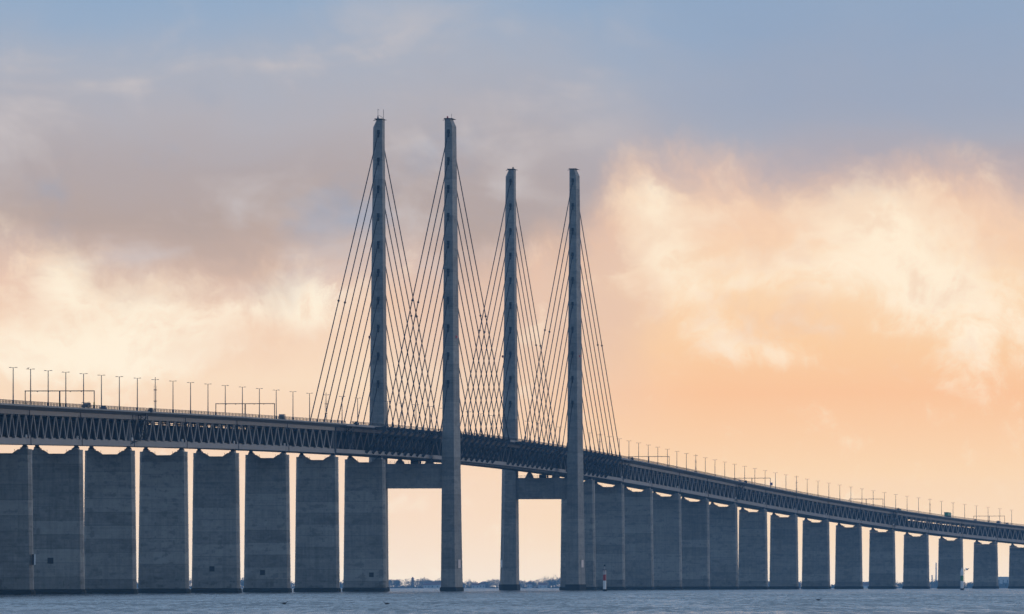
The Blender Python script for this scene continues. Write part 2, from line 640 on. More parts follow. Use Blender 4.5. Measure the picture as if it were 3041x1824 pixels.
def make_pier(s, label, wide=False, hatch=None, panel=False):
    top = deck(s) - GD
    m4 = frame(s, 0, False)
    root = empty('bridge_pier', m4)
    tag(root, label, 'bridge pier', 'concrete piers carrying the bridge deck')
    th = 5.0
    zl = top - 1.45          # ledge level
    zf = top - 3.0           # floor of the notch
    z_end = zf - .05
    hw = lambda z: 8.9 - .6 * z / max(zf, 1)
    # core seen in the joints
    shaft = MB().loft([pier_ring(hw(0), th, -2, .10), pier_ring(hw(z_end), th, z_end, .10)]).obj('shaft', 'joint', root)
    lift = random.choice([4.5, 4.7, 4.9])
    z = 1.7
    first = random.uniform(2.6, 4.2)
    nxt = z + first
    while z < z_end - .3:
        z1 = min(nxt, z_end)
        if z_end - z1 < 1.6:
            z1 = z_end
        g = .05
        MB().loft([pier_ring(hw(z), th, z + g), pier_ring(hw(z1), th, z1 - g)]).obj('concrete_lift', 'damp' if z < 1.8 else 'concrete', shaft)
        z = z1
        nxt = z + lift
    # dark wet plinth
    MB().loft([pier_ring(9.35, th + .8, -3), pier_ring(9.35, th + .8, 1.1), pier_ring(9.1, th + .3, 1.68)]).obj('plinth', 'wet', root)
    # head with its two shoulders: profile in (y, z), extruded in x
    a = hw(zf)
    prof = [(-a, zf), (-a, zl), (-a + 1.15, zl), (-a + 1.3, zl + .55), (-a + 3.1, zl + .55), (-a + 3.25, zl), (-a + 3.9, zl - .05), (-a + 5.6, zf + .3),
            (a - 5.6, zf + .3), (a - 3.9, zl - .05), (a - 3.25, zl), (a - 3.1, zl + .55), (a - 1.3, zl + .55), (a - 1.15, zl), (a, zl), (a, zf)]
    rings = [[(x, max(-a + k, min(a - k, y)), zz) for y, zz in prof] for x, k in ((-2.5, .9), (-1.25, 0), (1.25, 0), (2.5, .9))]
    MB().loft(rings).obj('pier_head', 'concrete', root)
    for sg in (-1, 1):
        mb = MB().box(-1.0, 1.0, sg * 6.3 - .85, sg * 6.3 + .85, zl + .55, zl + .95)
        mb.box(-.7, .7, sg * 6.3 - .6, sg * 6.3 + .6, zl + .95, top + .02)
        mb.obj('bearing', 'dsteel', root)
        MB().tube((0, sg * (a - 5.2), zf + .3), (0, sg * (a - 5.2), zf + 1.6), .07).obj('handrail_post', 'dsteel', root)
    if hatch:
        y0, z0 = hatch
        MB().box(-2.56, -2.45, y0 - .95, y0 + .95, z0 - .95, z0 + .95).obj('access_hatch', 'black', root)
    if panel:
        mb = MB().box(-2.4, -1.5, -9.3, -8.7, 9.2, 12.4)
        mb.obj('panel_frame', 'black', root)
        MB().box(-2.3, -2.1, -9.75, -9.35, 9.2, 12.4).obj('navigation_panel', 'white', root)
    return root


LEFT = [-301 - 140 * k for k in range(8, -1, -1)] + [-160]      # -1421 ... -301, -160
LEFT = [s for s in LEFT if s > -1400]
RIGHT = [650, 791] + [791 + 140 * k for k in range(1, 16)]
hatches = {-1141: (2.5, 10.5), -1001: (1.7, 10.8), -721: None, -581: (1.2, 8.8), -441: (1.5, 7.6), -160: (-3.0, 7.0)}
vis_left = [s for s in LEFT if s >= -1141]
for s in LEFT:
    k = vis_left.index(s) + 1 if s in vis_left else 0
    if k == 0:
        lab = 'weathered concrete pier cut off at the left edge of the picture'
    elif s == -160:
        lab = 'concrete pier standing right in front of the left leg of the nearest pylon'
    else:
        lab = {1: 'broad concrete pier nearest the left edge, light strip and small white panel on its corner',
               2: 'broad concrete pier with a dark square hatch, second from the left edge'}.get(
            k, f'broad weathered concrete pier, {ordw(k)} from the left edge of the picture')
    make_pier(s, lab, hatch=hatches.get(s), panel=(s == -1141))
for i, s in enumerate(RIGHT):
    if i == 0:
        lab = 'hazy concrete pier half hidden behind the right leg of the far pylon'
    elif i < 14:
        lab = f'hazy blue-grey concrete pier, {ordw(i)} to the right of the far pylon'
    else:
        lab = 'hazy concrete pier cut off at the right edge of the picture'
    if i == 15:
        lab = 'hazy concrete pier just beyond the right edge of the picture'
    elif i > 15:
        continue
    make_pier(s, lab, hatch=None)


# ------------------------------------------------------------------ pylons
def leg_ring(z, side, inset=0.0):
    """pentagonal section; y to the left, so the right leg has y < 0"""
    k = z / 203.5
    inner = 12.15 + 1.45 * min(1, k * 1.05)
    outer = 21.0 - 2.95 * k ** .8
    if z > 200.2:
        outer -= (z - 200.2) / 3.3 * 1.45
    L = 6.4 - 2.1 * k
    inner += inset
    outer -= inset
    L -= inset
    n = (outer - inner)
    pts = [(-L, inner, z), (-L, outer - n * .29, z), (0, outer, z), (L, outer - n * .29, z), (L, inner, z)]
    return [(x, y * side, zz) for x, y, zz in pts]


NICHE = [198 - 12 * i for i in range(10)]
ANCH = [215 - 20 * i for i in range(10)]


def make_pylon(s0, label, near):
    lift_up = 0.0 if near else 1.15
    m4 = frame(s0, lift_up, False)
    inv = m4.inverted()
    root = empty('bridge_pylon', m4)
    tag(root, label, 'bridge pylon', 'twin-leg pylons of the cable-stayed span')
    for side in (1, -1):
        nm = 'right' if side < 0 else 'left'
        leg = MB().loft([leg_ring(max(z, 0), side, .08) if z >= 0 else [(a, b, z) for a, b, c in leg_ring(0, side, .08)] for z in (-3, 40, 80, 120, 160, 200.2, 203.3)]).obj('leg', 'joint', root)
        z = 1.8
        while z < 203.4:
            z1 = z + 8.0
            if z1 > 200.2 and z < 200:
                z1 = 200.2
            elif z >= 200:
                z1 = 203.5
            zs = [z + .035, z1 - .035]
            MB().loft([leg_ring(q, side) for q in zs]).obj('concrete_lift', 'pylon', leg)
            z = z1
            if z1 == 203.5:
                break
        # wet foot
        MB().loft([[(x * 1.06, y + (.4 if y > 0 else -.4) * (1 if abs(y) > 15 else -1), zz) for x, y, _z in leg_ring(max(zz, 0), side)] for zz in (-3, 1.78)]).obj('wet_foot', 'wet', leg)
        for zn in NICHE:
            r = leg_ring(zn, side)
            yc = (r[0][1] + r[1][1]) / 2
            for fx in (-1, 1):
                xf = fx * abs(r[0][0])
                mb = MB().box(min(xf, xf + fx * .3), max(xf, xf + fx * .3), yc - .55, yc + .55, zn - .7, zn + 1.0)
                mb.box(min(xf, xf + fx * .22), max(xf, xf + fx * .22), yc - .32, yc + .32, zn - 2.3, zn - .7)
                mb.obj('anchor_recess', 'black', leg)
        # top platform and rails
        r = leg_ring(203.5, side)
        ys = [q[1] for q in r]
        yc, hy = (min(ys) + max(ys)) / 2, (max(ys) - min(ys)) / 2 + .9
        mb = MB().box(-4.9, 4.9, yc - hy + .6, yc + hy - .6, 203.52, 203.85)
        mb.obj('top_platform', 'dsteel', leg)
        mb = MB()
        mb.bar((0, yc - hy - .5, 203.4), (0, yc + hy, 203.75), .2, .2)
        mb.bar((0, yc + hy + .5, 203.2), (0, yc, 203.7), .2, .2)
        mb.obj('crane_arm', 'dsteel', leg)
        if near and side > 0:
            mb = MB()
            mb.tube((0, yc + .9, 203.8), (0, yc + .9, 205.5), .5, .12)
            mb.tube((0, yc + .9, 205.5), (0, yc + .9, 208.2), .09)
            mb.bar((0, yc + .9, 208), (0, yc + .3, 207.7), .12, .12)
            mb.tube((0, yc - 1.5, 203.8), (0, yc - 1.5, 208.0), .1)
            mb.bar((0, yc - 1.5, 204.2), (0, yc + .5, 205.6), .12, .12)
            mb.obj('antenna', 'dsteel', leg)
        elif near:
            MB().tube((0, yc - .9, 203.8), (0, yc - .9, 206.0), .07).obj('antenna', 'dsteel', leg)
            MB().tube((0, yc + .8, 203.8), (0, yc + .8, 204.9), .45, .3, 8).obj('warning_light', 'red', leg)
        elif side > 0:
            MB().tube((0, yc - .6, 203.8), (0, yc - .6, 204.9), .4, .3, 8).obj('warning_light', 'dsteel', leg)
        zw = 109 if near else 112
        MB().box(-7.0, -5.0, side * 18.9 - .3, side * 18.9 + .3, zw, zw + 1.1).obj('obstruction_light', 'red', leg)
        # small white board low on the leg
        if side < 0 or not near:
            rr = leg_ring(10, side)
            nx, ny = rr[2][0] - rr[1][0], rr[2][1] - rr[1][1]
            L_ = math.hypot(nx, ny)
            c0 = Vector((rr[1][0] + nx * .55, rr[1][1] + ny * .55, 10.0))
            d = Vector((nx / L_, ny / L_, 0))
            out = Vector((-abs(d.y), side * abs(d.x), 0))
            w_ = 2.2
            mb = MB()
            vs = []
            for o_ in (.02, .22):
                for a_, z_ in ((-w_, 0), (w_, 0), (w_, 3.7), (-w_, 3.7)):
                    vs.append(c0 + d * a_ * .5 + out * o_ + Vector((0, 0, z_)))
            mb.poly(vs, [(0, 1, 2, 3), (4, 5, 6, 7), (0, 1, 5, 4), (1, 2, 6, 5), (2, 3, 7, 6), (3, 0, 4, 7)])
            mb.obj('white_board', 'white' if (side > 0 and not near) else 'pinkgrey', leg)
    # cross beam under the deck
    zb, zt = 44.4 - lift_up, 55.0 - (0 if near else .3) - lift_up
    mb = MB()
    yi = 12.9
    rings = []
    for y in (-yi - .6, yi + .6):
        rings.append([(-4.6, y, zb), (4.6, y, zb), (4.6, y, zt), (-4.6, y, zt)])
    mb.loft(rings)
    beam = mb.obj('cross_beam', 'pylon', root)
    top = deck(s0) - GD - lift_up
    for y in (-6.4, 6.4):
        rings = [[(-2.2, y - 1.9, zt), (2.2, y - 1.9, zt), (2.2, y + 1.9, zt), (-2.2, y + 1.9, zt)],
                 [(-1.6, y - 1.0, top - .5), (1.6, y - 1.0, top - .5), (1.6, y + 1.0, top - .5), (-1.6, y + 1.0, top - .5)],
                 [(-1.0, y - .8, top - .5), (1.0, y - .8, top - .5), (1.0, y + .8, top - .5), (-1.0, y + .8, top - .5)],
                 [(-1.0, y - .8, top + .02), (1.0, y - .8, top + .02), (1.0, y + .8, top + .02), (-1.0, y + .8, top + .02)]]
        MB().loft(rings).obj('bearing_pedestal', 'concrete', root)
    mb = MB()
    for y in np.arange(-12.2, 12.3, 2.03):
        mb.bar((-4.4, y, zt), (-4.4, y, zt + 1.2), .1, .1)
    for zz in (.6, 1.2):
        mb.bar((-4.4, -12.2, zt + zz), (-4.4, 12.2, zt + zz), .08, .08)
    mb.obj('beam_railing', 'dsteel', root)
    MB().box(-3, 1, -1.8, 1.4, zt, zt + 1.7).obj('equipment_cabin', 'dsteel', root)
    MB().box(-3.5, -2.5, -3.2, -2.4, zt, zt + 1.5).obj('equipment_box', 'dsteel', root)
    # stay cables: a close pair of strands each
    for side in (1, -1):
        for i, (zn, an) in enumerate(zip(NICHE, ANCH)):
            for fx in (-1, 1):
                r = leg_ring(zn, side)
                yc = (r[0][1] + r[1][1]) / 2
                p0 = Vector((fx * abs(r[0][0]), yc, zn))
                sa = s0 + fx * an
                p1 = inv @ P(sa, -side * 15.7, deck(sa) - .5)
                mb = MB()
                for off in (-.2, .2):
                    mb.tube(p0 + Vector((0, 0, off)), p1 + Vector((0, 0, off)), .18, n=5)
                cable = mb.obj('stay_cable', 'cable', root)
                MB().tube(p1, p1 + (p0 - p1).normalized() * 4.5, .34, .3, 8).obj('cable_socket', 'dsteel', cable)
                if i < 2:
                    tt = .585 if i == 0 else .545
                    q = p1.lerp(p0, 1 - tt)
                    mb = MB()
                    mb.box(q.x - .3, q.x + .3, q.y - .36, q.y + .36, q.z - .42, q.z + .42)
                    mb.box(q.x - .15, q.x + .15, q.y - .55, q.y + .55, q.z - .1, q.z + .1)
                    mb.obj('damper_frame', 'cable', cable)
    return root


make_pylon(0, 'tall twin-leg concrete pylon nearest the camera, antennas on its left leg, with its stay cables', True)
make_pylon(490, 'farther and shorter-looking twin-leg concrete pylon on the right, with its stay cables', False)


# ------------------------------------------------------------------ approach spans
SLAB = [(11.75, 0), (11.75, -.5), (11.2, -.62), (7.0, -1.35), (5.6, -1.4), (4.6, -.85), (-4.6, -.85), (-5.6, -1.4), (-7.0, -1.35), (-11.2, -.62), (-11.75, -.5), (-11.75, 0),
        (-11.3, 0), (-11.3, -.25), (11.3, -.25), (11.3, 0)]
SPAN = 140.0


def extrude(mb, prof, xs):
    return mb.loft([[(x, y, z) for y, z in prof] for x in xs])


def rail_mesh(length, name, step=4.0):
    mb = MB()
    n = int(length / step)
    for i in range(n):
        x = (i + .5) * length / n
        mb.box(x - .12, x + .12, -.13, .13, -.02, 1.0)
    mb.box(0, length, -.07, .07, 1.0, 1.12)
    mb.box(0, length, -.03, .03, .52, .57)
    return mb.mesh(name, 'dsteel')


slab_me = extrude(MB(), SLAB, (.04, SPAN - .04)).mesh('deck_slab', 'slab')
road_me = MB().box(.04, SPAN - .04, -11.2, 11.2, -.246, -.20).mesh('road_surface', 'asphalt')
rail_me = rail_mesh(SPAN, 'railing')
bar_me = extrude(MB(), [(-.35, -.2), (.35, -.2), (.12, .65), (-.12, .65)], (0, SPAN)).mesh('median_barrier', 'slab')
tch = MB().box(.2, SPAN - .2, -.55, .55, -2.75, -1.38)
tch_me = tch.mesh('top_chord', 'steel')
bch = MB().box(.2, SPAN - .2, -.6, .6, -11.5, -9.95)
bch.box(.2, SPAN - .2, -.8, .8, -11.75, -11.5)
for k in range(7):
    x = 20 * k + 10
    bch.poly([(x - 2.2, d, -9.95) for d in (-.3, .3)] + [(x - .9, d, -9.05) for d in (-.3, .3)] + [(x + .9, d, -9.05) for d in (-.3, .3)] + [(x + 2.2, d, -9.95) for d in (-.3, .3)],
             [(0, 2, 4, 6), (1, 7, 5, 3), (0, 1, 3, 2), (2, 3, 5, 4), (4, 5, 7, 6)])
bch_me = bch.mesh('bottom_chord', 'steel')
# end chord with a sloping cut at the movement joints
bcj = MB()
bcj.poly([(.3, y, z) for y in (-.6, .6) for z in (-11.5, -11.3)] + [(20, y, z) for y in (-.6, .6) for z in (-11.5, -9.95)],
         [(0, 1, 3, 2), (4, 6, 7, 5), (0, 4, 5, 1), (2, 3, 7, 6), (1, 5, 7, 3), (0, 2, 6, 4)])
bcj.box(20, SPAN - .2, -.6, .6, -11.5, -9.95)
bcj.box(.2, SPAN - .2, -.8, .8, -11.75, -11.5)
bcj_me = bcj.mesh('bottom_chord', 'steel')
DW = .36
dgu_me = MB().bar((0, 0, 0), (8.3, 0, 7.2), 1.15, DW, (0, 1, 0)).mesh('diagonal', 'steel')
dgd_me = MB().bar((0, 0, 7.2), (8.3, 0, 0), 1.15, DW, (0, 1, 0)).mesh('diagonal', 'steel')
trk = MB().box(.2, SPAN - .2, -5.7, 5.7, -11.3, -10.75)
for y in (-5.5, 0, 5.5):
    trk.box(.2, SPAN - .2, y - .15, y + .15, -10.75, -9.6 if y else -10.2)
trk_me = trk.mesh('railway_deck', 'slab')
blk = MB()  # added panels that block the sky behind the truss, open along the top
for k in range(28):
    blk.box(5 * k + .25, 5 * k + 4.95, 5.72, 5.8, -10.7, -3.6)
blk.box(.2, SPAN - .2, 5.8, 5.9, -3.75, -3.6)
blocker_me = blk.mesh('sky_blocker', 'blocker')
blk = MB()  # full-height version of the added panels, shuts out the sky completely
for k in range(28):
    blk.box(5 * k + .03, 5 * k + 4.97, 5.72, 5.8, -10.7, -2.6)
blk.box(.2, SPAN - .2, 5.8, 5.9, -2.75, -2.6)
blocker_full_me = blk.mesh('sky_blocker', 'blocker')
cm = MB()
for y in (-4.9, 4.9):
    cm.box(-.2, .2, y - .2, y + .2, -10.75, -1.35)
cm.box(-.2, .2, -4.9, 4.9, -3.6, -3.3)
for y in (-2.3, 2.3):
    cm.box(-.15, .15, y - .12, y + .12, -5.4, -3.3)
    cm.box(-.1, .1, y - 1.1, y + 1.1, -5.5, -5.35)
cat_me = cm.mesh('catenary_portal', 'dsteel')
pipe = MB().tube((2.2, -7.35, -1.2), (8.0, -7.2, -9.4), .13).tube((8.0, -7.2, -9.4), (8.0, -7.2, -11.9), .13).tube((2.2, -7.35, -1.2), (2.2, -8.4, -1.0), .13)
pipe_me = pipe.mesh('drain_pipe', 'dsteel')
post_me = MB().box(-.35, .35, -.35, .35, -9.95, -2.7).mesh('end_post', 'steel')
cab_me = MB().box(-.5, .5, -.25, .25, -9.9, -8.8).mesh('cabinet', 'white')


def make_span(s0, label, joint_start=False, joint_end=False, flip=False):
    a, b_ = P(s0, 0, deck(s0)), P(s0 + SPAN, 0, deck(s0 + SPAN))
    f = (b_ - a)
    k = f.length / SPAN
    f.normalize()
    l = Vector((0, 0, 1)).cross(f).normalized()
    up = f.cross(l)
    m4 = Matrix.Identity(4)
    for i, c in enumerate((f * k, l, up, a)):
        for r in range(3):
            m4[r][i] = c[r]
    root = empty('truss_span', m4)
    tag(root, label, 'bridge span', 'truss spans of the approach viaduct')
    inst('deck_slab', slab_me, root)
    inst('road_surface', road_me, root)
    inst('median_barrier', bar_me, root)
    inst('railway_deck', trk_me, root)
    inst('sky_blocker', blocker_me if s0 in (-721, -581, 2191, 2331) else blocker_full_me, root)
    for sg in (-1, 1):
        inst('railing', rail_me, root, T(0, sg * 11.5, 0))
        inst('top_chord', tch_me, root, T(0, sg * 6.5, 0))
        inst('bottom_chord', bcj_me if joint_start else bch_me, root, T(0, sg * 6.3, 0))
        for k_ in range(7):
            x = 20 * k_ + 10
            inst('diagonal', dgd_me, root, T(x - 9.0, sg * 6.4, -9.9))
            inst('diagonal', dgu_me, root, T(x + .7, sg * 6.4, -9.9))
        for j, xx in ((joint_start, 1.2), (joint_end, SPAN - 1.2)):
            if j:
                inst('end_post', post_me, root, T(xx, sg * 6.4, 0))
    for k_ in range(3):
        inst('catenary_portal', cat_me, root, T(23 + 46.7 * k_, 0, 0))
    inst('drain_pipe', pipe_me, root)
    inst('cabinet', cab_me, root, T(-3.0 if not joint_start else 3, -7.0, 0))
    return root


LS = [s for s in LEFT if s <= -301]
starts_l = [s - 140 for s in LS if s - 140 > -1440]
nl = 0
for s in sorted(starts_l):
    nl += 1
    make_span(s, f'grey steel truss span of the left viaduct, {ordw(nl)} from the left edge', joint_start=(s in (-861, -1421)), joint_end=(s == -441 or s == -1001))
nr = 0
for s in RIGHT[1:-1]:
    nr += 1
    make_span(s, f'grey steel truss span of the right viaduct, {ordw(nr)} beyond the far pylon', joint_start=(s in (791, 1351, 2051)), joint_end=(s in (1211, 1911)))


# ------------------------------------------------------------------ cable-stayed girder
def make_girder():
    org = frame(0, deck(0), True)
    root = empty('cable_stayed_girder', Matrix.Translation(org.translation))
    tag(root, 'dark two-level steel truss deck hung from the stay cables between and beside the pylons', 'bridge deck')
    base = Matrix.Translation(org.translation).inverted()
    st = [-301 + .5] + list(np.arange(-285, 776, 20.)) + [790.5]

    def sweep(prof, name, mat):
        rings = []
        for s in st:
            fm = base @ frame(s, deck(s), True)
            rings.append([fm @ Vector((0, y, z)) for y, z in prof])
        return MB().loft(rings).obj(name, mat, root)
    sl = [(11.75, 0), (11.75, -.8), (11.2, -.95), (7.0, -1.2), (-7.0, -1.2), (-11.2, -.95), (-11.75, -.8), (-11.75, 0), (-11.3, 0), (-11.3, -.25), (11.3, -.25), (11.3, 0)]
    sweep(sl, 'deck_slab', 'steel')
    sweep([(11.2, -.246), (11.2, -.2), (-11.2, -.2), (-11.2, -.246)], 'road_surface', 'asphalt')
    for sg in (-1, 1):
        y = sg * 6.9
        sweep([(y - .6, -1.22), (y - .6, -2.7), (y + .6, -2.7), (y + .6, -1.22)], 'top_chord', 'dsteel')  # darker steel paints in the shade under the deck overhang
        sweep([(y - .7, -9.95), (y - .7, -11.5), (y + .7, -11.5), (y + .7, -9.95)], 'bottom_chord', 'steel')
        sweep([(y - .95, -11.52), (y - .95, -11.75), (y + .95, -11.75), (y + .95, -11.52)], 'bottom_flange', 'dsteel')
    sweep([(-6.1, -11.2), (6.1, -11.2), (6.1, -10.7), (-6.1, -10.7)], 'railway_deck', 'slab')
    sweep([(-.35, -.2), (-.12, .65), (.12, .65), (.35, -.2)], 'median_barrier', 'slab')
    sweep([(6.2, -10.65), (6.3, -10.65), (6.3, -2.6), (6.2, -2.6)], 'sky_blocker', 'blocker')  # added to block the sky and keep the girder interior dark
    r20 = rail_mesh(20, 'railing', 4.0)
    long_me = MB().bar((0, 0, -2.7), (13.2, 0, -9.95), 1.1, .5, (0, 1, 0)).mesh('diagonal', 'dsteel')  # both diagonals darkened too, deck shade put into the colour
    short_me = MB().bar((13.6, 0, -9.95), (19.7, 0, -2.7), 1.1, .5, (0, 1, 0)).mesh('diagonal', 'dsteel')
    mir = Matrix.Translation((20, 0, 0)) @ Matrix.Rotation(math.pi, 4, 'Z')
    ob = MB()
    ob.bar((0, -7.9, -11.1), (0, -15.6, -1.7), .95, .9, (1, 0, 0))
    ob.bar((0, -11.6, -.95), (0, -16.1, -.75), .8, 1.0, (0, 0, 1))
    ob.box(-.5, .5, -16.3, -15.2, -2.2, -.1)
    out_me = ob.mesh('outrigger', 'dsteel')
    oe = MB().box(-.3, .3, -7.9, -7.55, -10.9, -10.0)
    foot_me = oe.mesh('outrigger_foot', 'dsteel')
    rotz = Matrix.Rotation(math.pi, 4, 'Z')
    nodes = np.arange(-305, 796, 20.)
    for i, s in enumerate(nodes[:-1]):
        fm = base @ frame(s, deck(s), True)
        if s < -300:
            fm = base @ frame(-300, deck(-300), True)
        towards = s < -4 or (245 <= s < 486)          # rises towards a pylon ahead
        for sg in (-1, 1):
            for me in (long_me, short_me):
                if me is short_me and (s < -300 or s > 770):
                    continue
                mm = fm @ T(0, sg * 6.9, 0)
                if towards:
                    mm = mm @ mir
                inst('diagonal', me, root, mm)
            if s > -300:
                inst('railing', r20, root, fm @ T(0, sg * 11.5, 0))
        if i % 3 == 0:
            inst('catenary_portal', cat_me, root, fm @ T(10, 0, 0))
    for s0 in (0, 490):
        for an in ANCH:
            for fx in (-1, 1):
                fm = base @ frame(s0 + fx * an, deck(s0 + fx * an), True)
                for sg in (0, 1):
                    mm = fm @ rotz if sg else fm
                    o = inst('outrigger', out_me, root, mm)
                    inst('outrigger_foot', foot_me, o)
    for s in (-299, 789):
        fm = base @ frame(s, deck(s), True)
        for sg in (-1, 1):
            inst('end_post', post_me, root, fm @ T(0, sg * 6.9, 0))
    # inclined tie-downs to the first side-span pier
    for s in (-160, 650):
        fm = base @ frame(s, deck(s), True)
        for sg in (-1, 1):
            mb = MB().bar((0, sg * 6.2, -11.8), (0, sg * 2.6, -15.0), .7, .7)
            inst('tie_strut', mb.mesh('tie_strut', 'dsteel'), root, fm)
    # inspection runway beams below the main span
    mb_s = [s for s in np.arange(30, 461, 20.)]
    rings = []
    for s in mb_s:
        fm = base @ frame(s, deck(s), True)
        rings.append([fm @ Vector((0, y, z)) for y, z in ((-7.6, -12.2), (-7.6, -12.5), (-7.2, -12.5), (-7.2, -12.2))])
    MB().loft(rings).obj('inspection_rail', 'dsteel', root)
    mb = MB()
    for s in mb_s:
        fm = base @ frame(s, deck(s), True)
        mb.bar(fm @ Vector((0, -7.4, -11.7)), fm @ Vector((0, -7.4, -12.8)), .15, .15)
    mb.obj('inspection_hangers', 'dsteel', root)


make_girder()


# ------------------------------------------------------------------ inspection gantries at the movement joints
def make_inspection(s, label):
    root = empty('inspection_gantry', frame(s, deck(s), True))
    tag(root, label, 'maintenance gantry', 'dark inspection gantries at the movement joints')
    y0, y1 = -8.0, -10.3
    mb = MB()
    for x in (-3, 3):
        for y in (y0, y1):
            mb.bar((x, y, -9.4), (x, y, .4 if y == y1 else -.8), .28, .28)
    mb.obj('frame_posts', 'dsteel', root)
    mb = MB()
    for z in (-9.4, -7.2, -5.0, -2.8, -1.2):
        for x in (-3, 3):
            mb.bar((x, y0, z), (x, y1, z), .18, .18)
        for y in (y0, y1):
            mb.bar((-3, y, z), (3, y, z), .18, .18)
    for z0, z1 in ((-9.4, -7.2), (-7.2, -5), (-5, -2.8), (-2.8, -1.2)):
        mb.bar((-3, y0, z0), (-3, y1, z1), .14, .14)
        mb.bar((-3, y1, z0), (-3, y0, z1), .14, .14)
        mb.bar((-3, y1, z0), (3, y1, z1), .14, .14)
    mb.obj('lattice', 'dsteel', root)
    for z in (-9.4, -2.8):
        MB().box(-3, 3, y1, y0, z - .1, z + .05).obj('platform', 'dsteel', root)
    mb = MB().box(-2.4, 2.4, -12.4, -10.9, -.3, .7)
    mb.box(-1.2, .8, -12.2, -11.2, .7, 1.2)
    mb.obj('carriage', 'dsteel', root)


for s, l in ((-845, 'dark lattice inspection gantry hanging on the left viaduct below the antenna mast lamp'),
             (-272, 'dark lattice inspection gantry at the joint just left of the nearest pylon'),
             (800, 'dark lattice inspection gantry at the joint just right of the far pylon'),
             (1365, 'small dark inspection gantry at the first joint of the right viaduct'),
             (2045, 'small dark inspection gantry near the right end, left of the green lorry')):
    make_inspection(s, l)

# ------------------------------------------------------------------ lamp posts
LH = 12.0
pole_me = MB().tube((0, 0, 0), (0, 0, LH), .2, .12, 8).mesh('pole', 'galv')
arm_me = MB().tube((0, -.95, LH - .02), (0, .95, LH - .02), .06, n=6).mesh('arm', 'galv')
lan = MB().loft([[(-.16, -.35, -.05), (.16, -.35, -.05), (.16, .35, -.05), (-.16, .35, -.05)],
                 [(-.18, -.38, .03), (.18, -.38, .03), (.18, .38, .03), (-.18, .38, .03)],
                 [(-.1, -.3, .13), (.1, -.3, .13), (.1, .3, .13), (-.1, .3, .13)]])
lan_me = lan.mesh('lantern', 'galv')
mst = MB()
for z in (LH - 3.6, LH - 7.5):
    mst.bar((0, -.55, z), (0, .55, z), .22, .25)
    mst.bar((-.5, 0, z), (.5, 0, z), .22, .25)
for y in (-.42, .42):
    mst.tube((0, y, .8), (0, y, LH - 2.2), .035, n=4)
mst.tube((0, 0, LH), (0, 0, LH + .9), .13, .09)
mst_me = mst.mesh('antenna_brackets', 'dsteel')
foot_l = MB().box(-.35, .35, -.3, .3, 0, .75).mesh('foot', 'slab')

lamp_s = [-1117 + 46.72 * k for k in range(-1, 81)]
lamp_s = [s for s in lamp_s if -1150 < s < 2600]
F_SRC = 26291.0


def px_of(s, u=0, z=0):
    p_ = P(s, u, z)
    return 1520.5 + F_SRC * p_.x / p_.y


cnt = 0
for k, s in enumerate(lamp_s):
    px = px_of(s)
    if px < 0 or px > 3045:
        continue
    zd = deck(s) - .2
    base_m = frame(s, zd, False)
    cnt += 1
    is_mast = any(abs(s - q) < 20 for q in (-745, -275, 755, 1229, 1702, 2261))
    hid = min(abs(px - q) for q in (1122, 1340, 1517, 1710))
    root = empty('road_lamp', base_m)
    kind = 'antenna-carrying double-arm lamp post' if is_mast else 'slim double-arm lamp post'
    if s < -20:
        n_ = cnt
        lab = f'{kind} on the deck, {ordw(n_)} from the left edge'
        if is_mast:
            lab = 'lamp post with antenna brackets, ' + ('left of the second sign gantry' if s < -600 else 'among the leftmost stay cables')
    elif s < 800:
        n_ = sum(1 for q in lamp_s if -20 <= q <= s)
        lab = f'{kind} seen through the stay cables, {ordw(n_)} beyond the nearest pylon'
    else:
        n_ = sum(1 for q in lamp_s if 800 <= q <= s)
        lab = f'{kind} on the right viaduct, {ordw(n_)} right of the far pylon cables'
    tag(root, lab, 'lamp post', 'lamp posts along the middle of the bridge deck')
    inst('pole', pole_me, root)
    inst('foot', foot_l, root)
    inst('arm', arm_me, root)
    for sg in (-1, 1):
        inst('lantern', lan_me, root, T(0, sg * .95, LH))
    if is_mast:
        inst('antenna_bracket', mst_me, root)
N_LAMPS = cnt

# ------------------------------------------------------------------ sign gantries across the road
GH = 5.7


def make_gantry(s, label, discs=False, sign=False):
    root = empty('sign_gantry', frame(s, deck(s) - .2, False))
    tag(root, label, 'sign gantry', 'portal gantries across the carriageways')
    for y, w_ in ((-11.1, .26), (0, .42), (11.1, .26)):
        MB().box(-.15, .15, y - w_ / 2, y + w_ / 2, 0, GH).obj('post', 'dsteel', root)
    MB().box(-.17, .17, -11.25, 11.25, GH + .003, GH + .28).obj('beam', 'dsteel', root)
    mb = MB()
    for y in (-7, -3.4, 3.6, 7.2):
        mb.box(-.2, .2, y - .14, y + .14, GH - .18, GH)
    mb.obj('lane_signal', 'dsteel', root)
    if discs:
        for y in (-11.1, 0, 11.1):
            for z in (1.35, 1.95):
                if y > 10 and z < 1.5:
                    continue
                MB().tube((-.3, y, z), (-.2, y, z), .3, .3, 12).obj('round_sign', 'yellow', root)
    if sign:
        MB().box(-.32, -.2, -12.5, -10.9, 1.5, 3.2).obj('blue_sign', 'blue', root)
        MB().tube((-.3, -11.1, .9), (-.2, -11.1, .9), .3, .3, 12).obj('round_sign', 'yellow', root)


make_gantry(-993, 'wide portal gantry with small round signs at the far left of the deck', discs=True)
make_gantry(-502, 'plain portal gantry on the deck, second from the left')
make_gantry(988, 'plain portal gantry just right of the last stay cable')
make_gantry(1486, 'portal gantry with a dark blue square sign on its right post', sign=True)
make_gantry(1984, 'small plain portal gantry midway along the right viaduct')
make_gantry(2485, 'smallest portal gantry, close to the right edge')


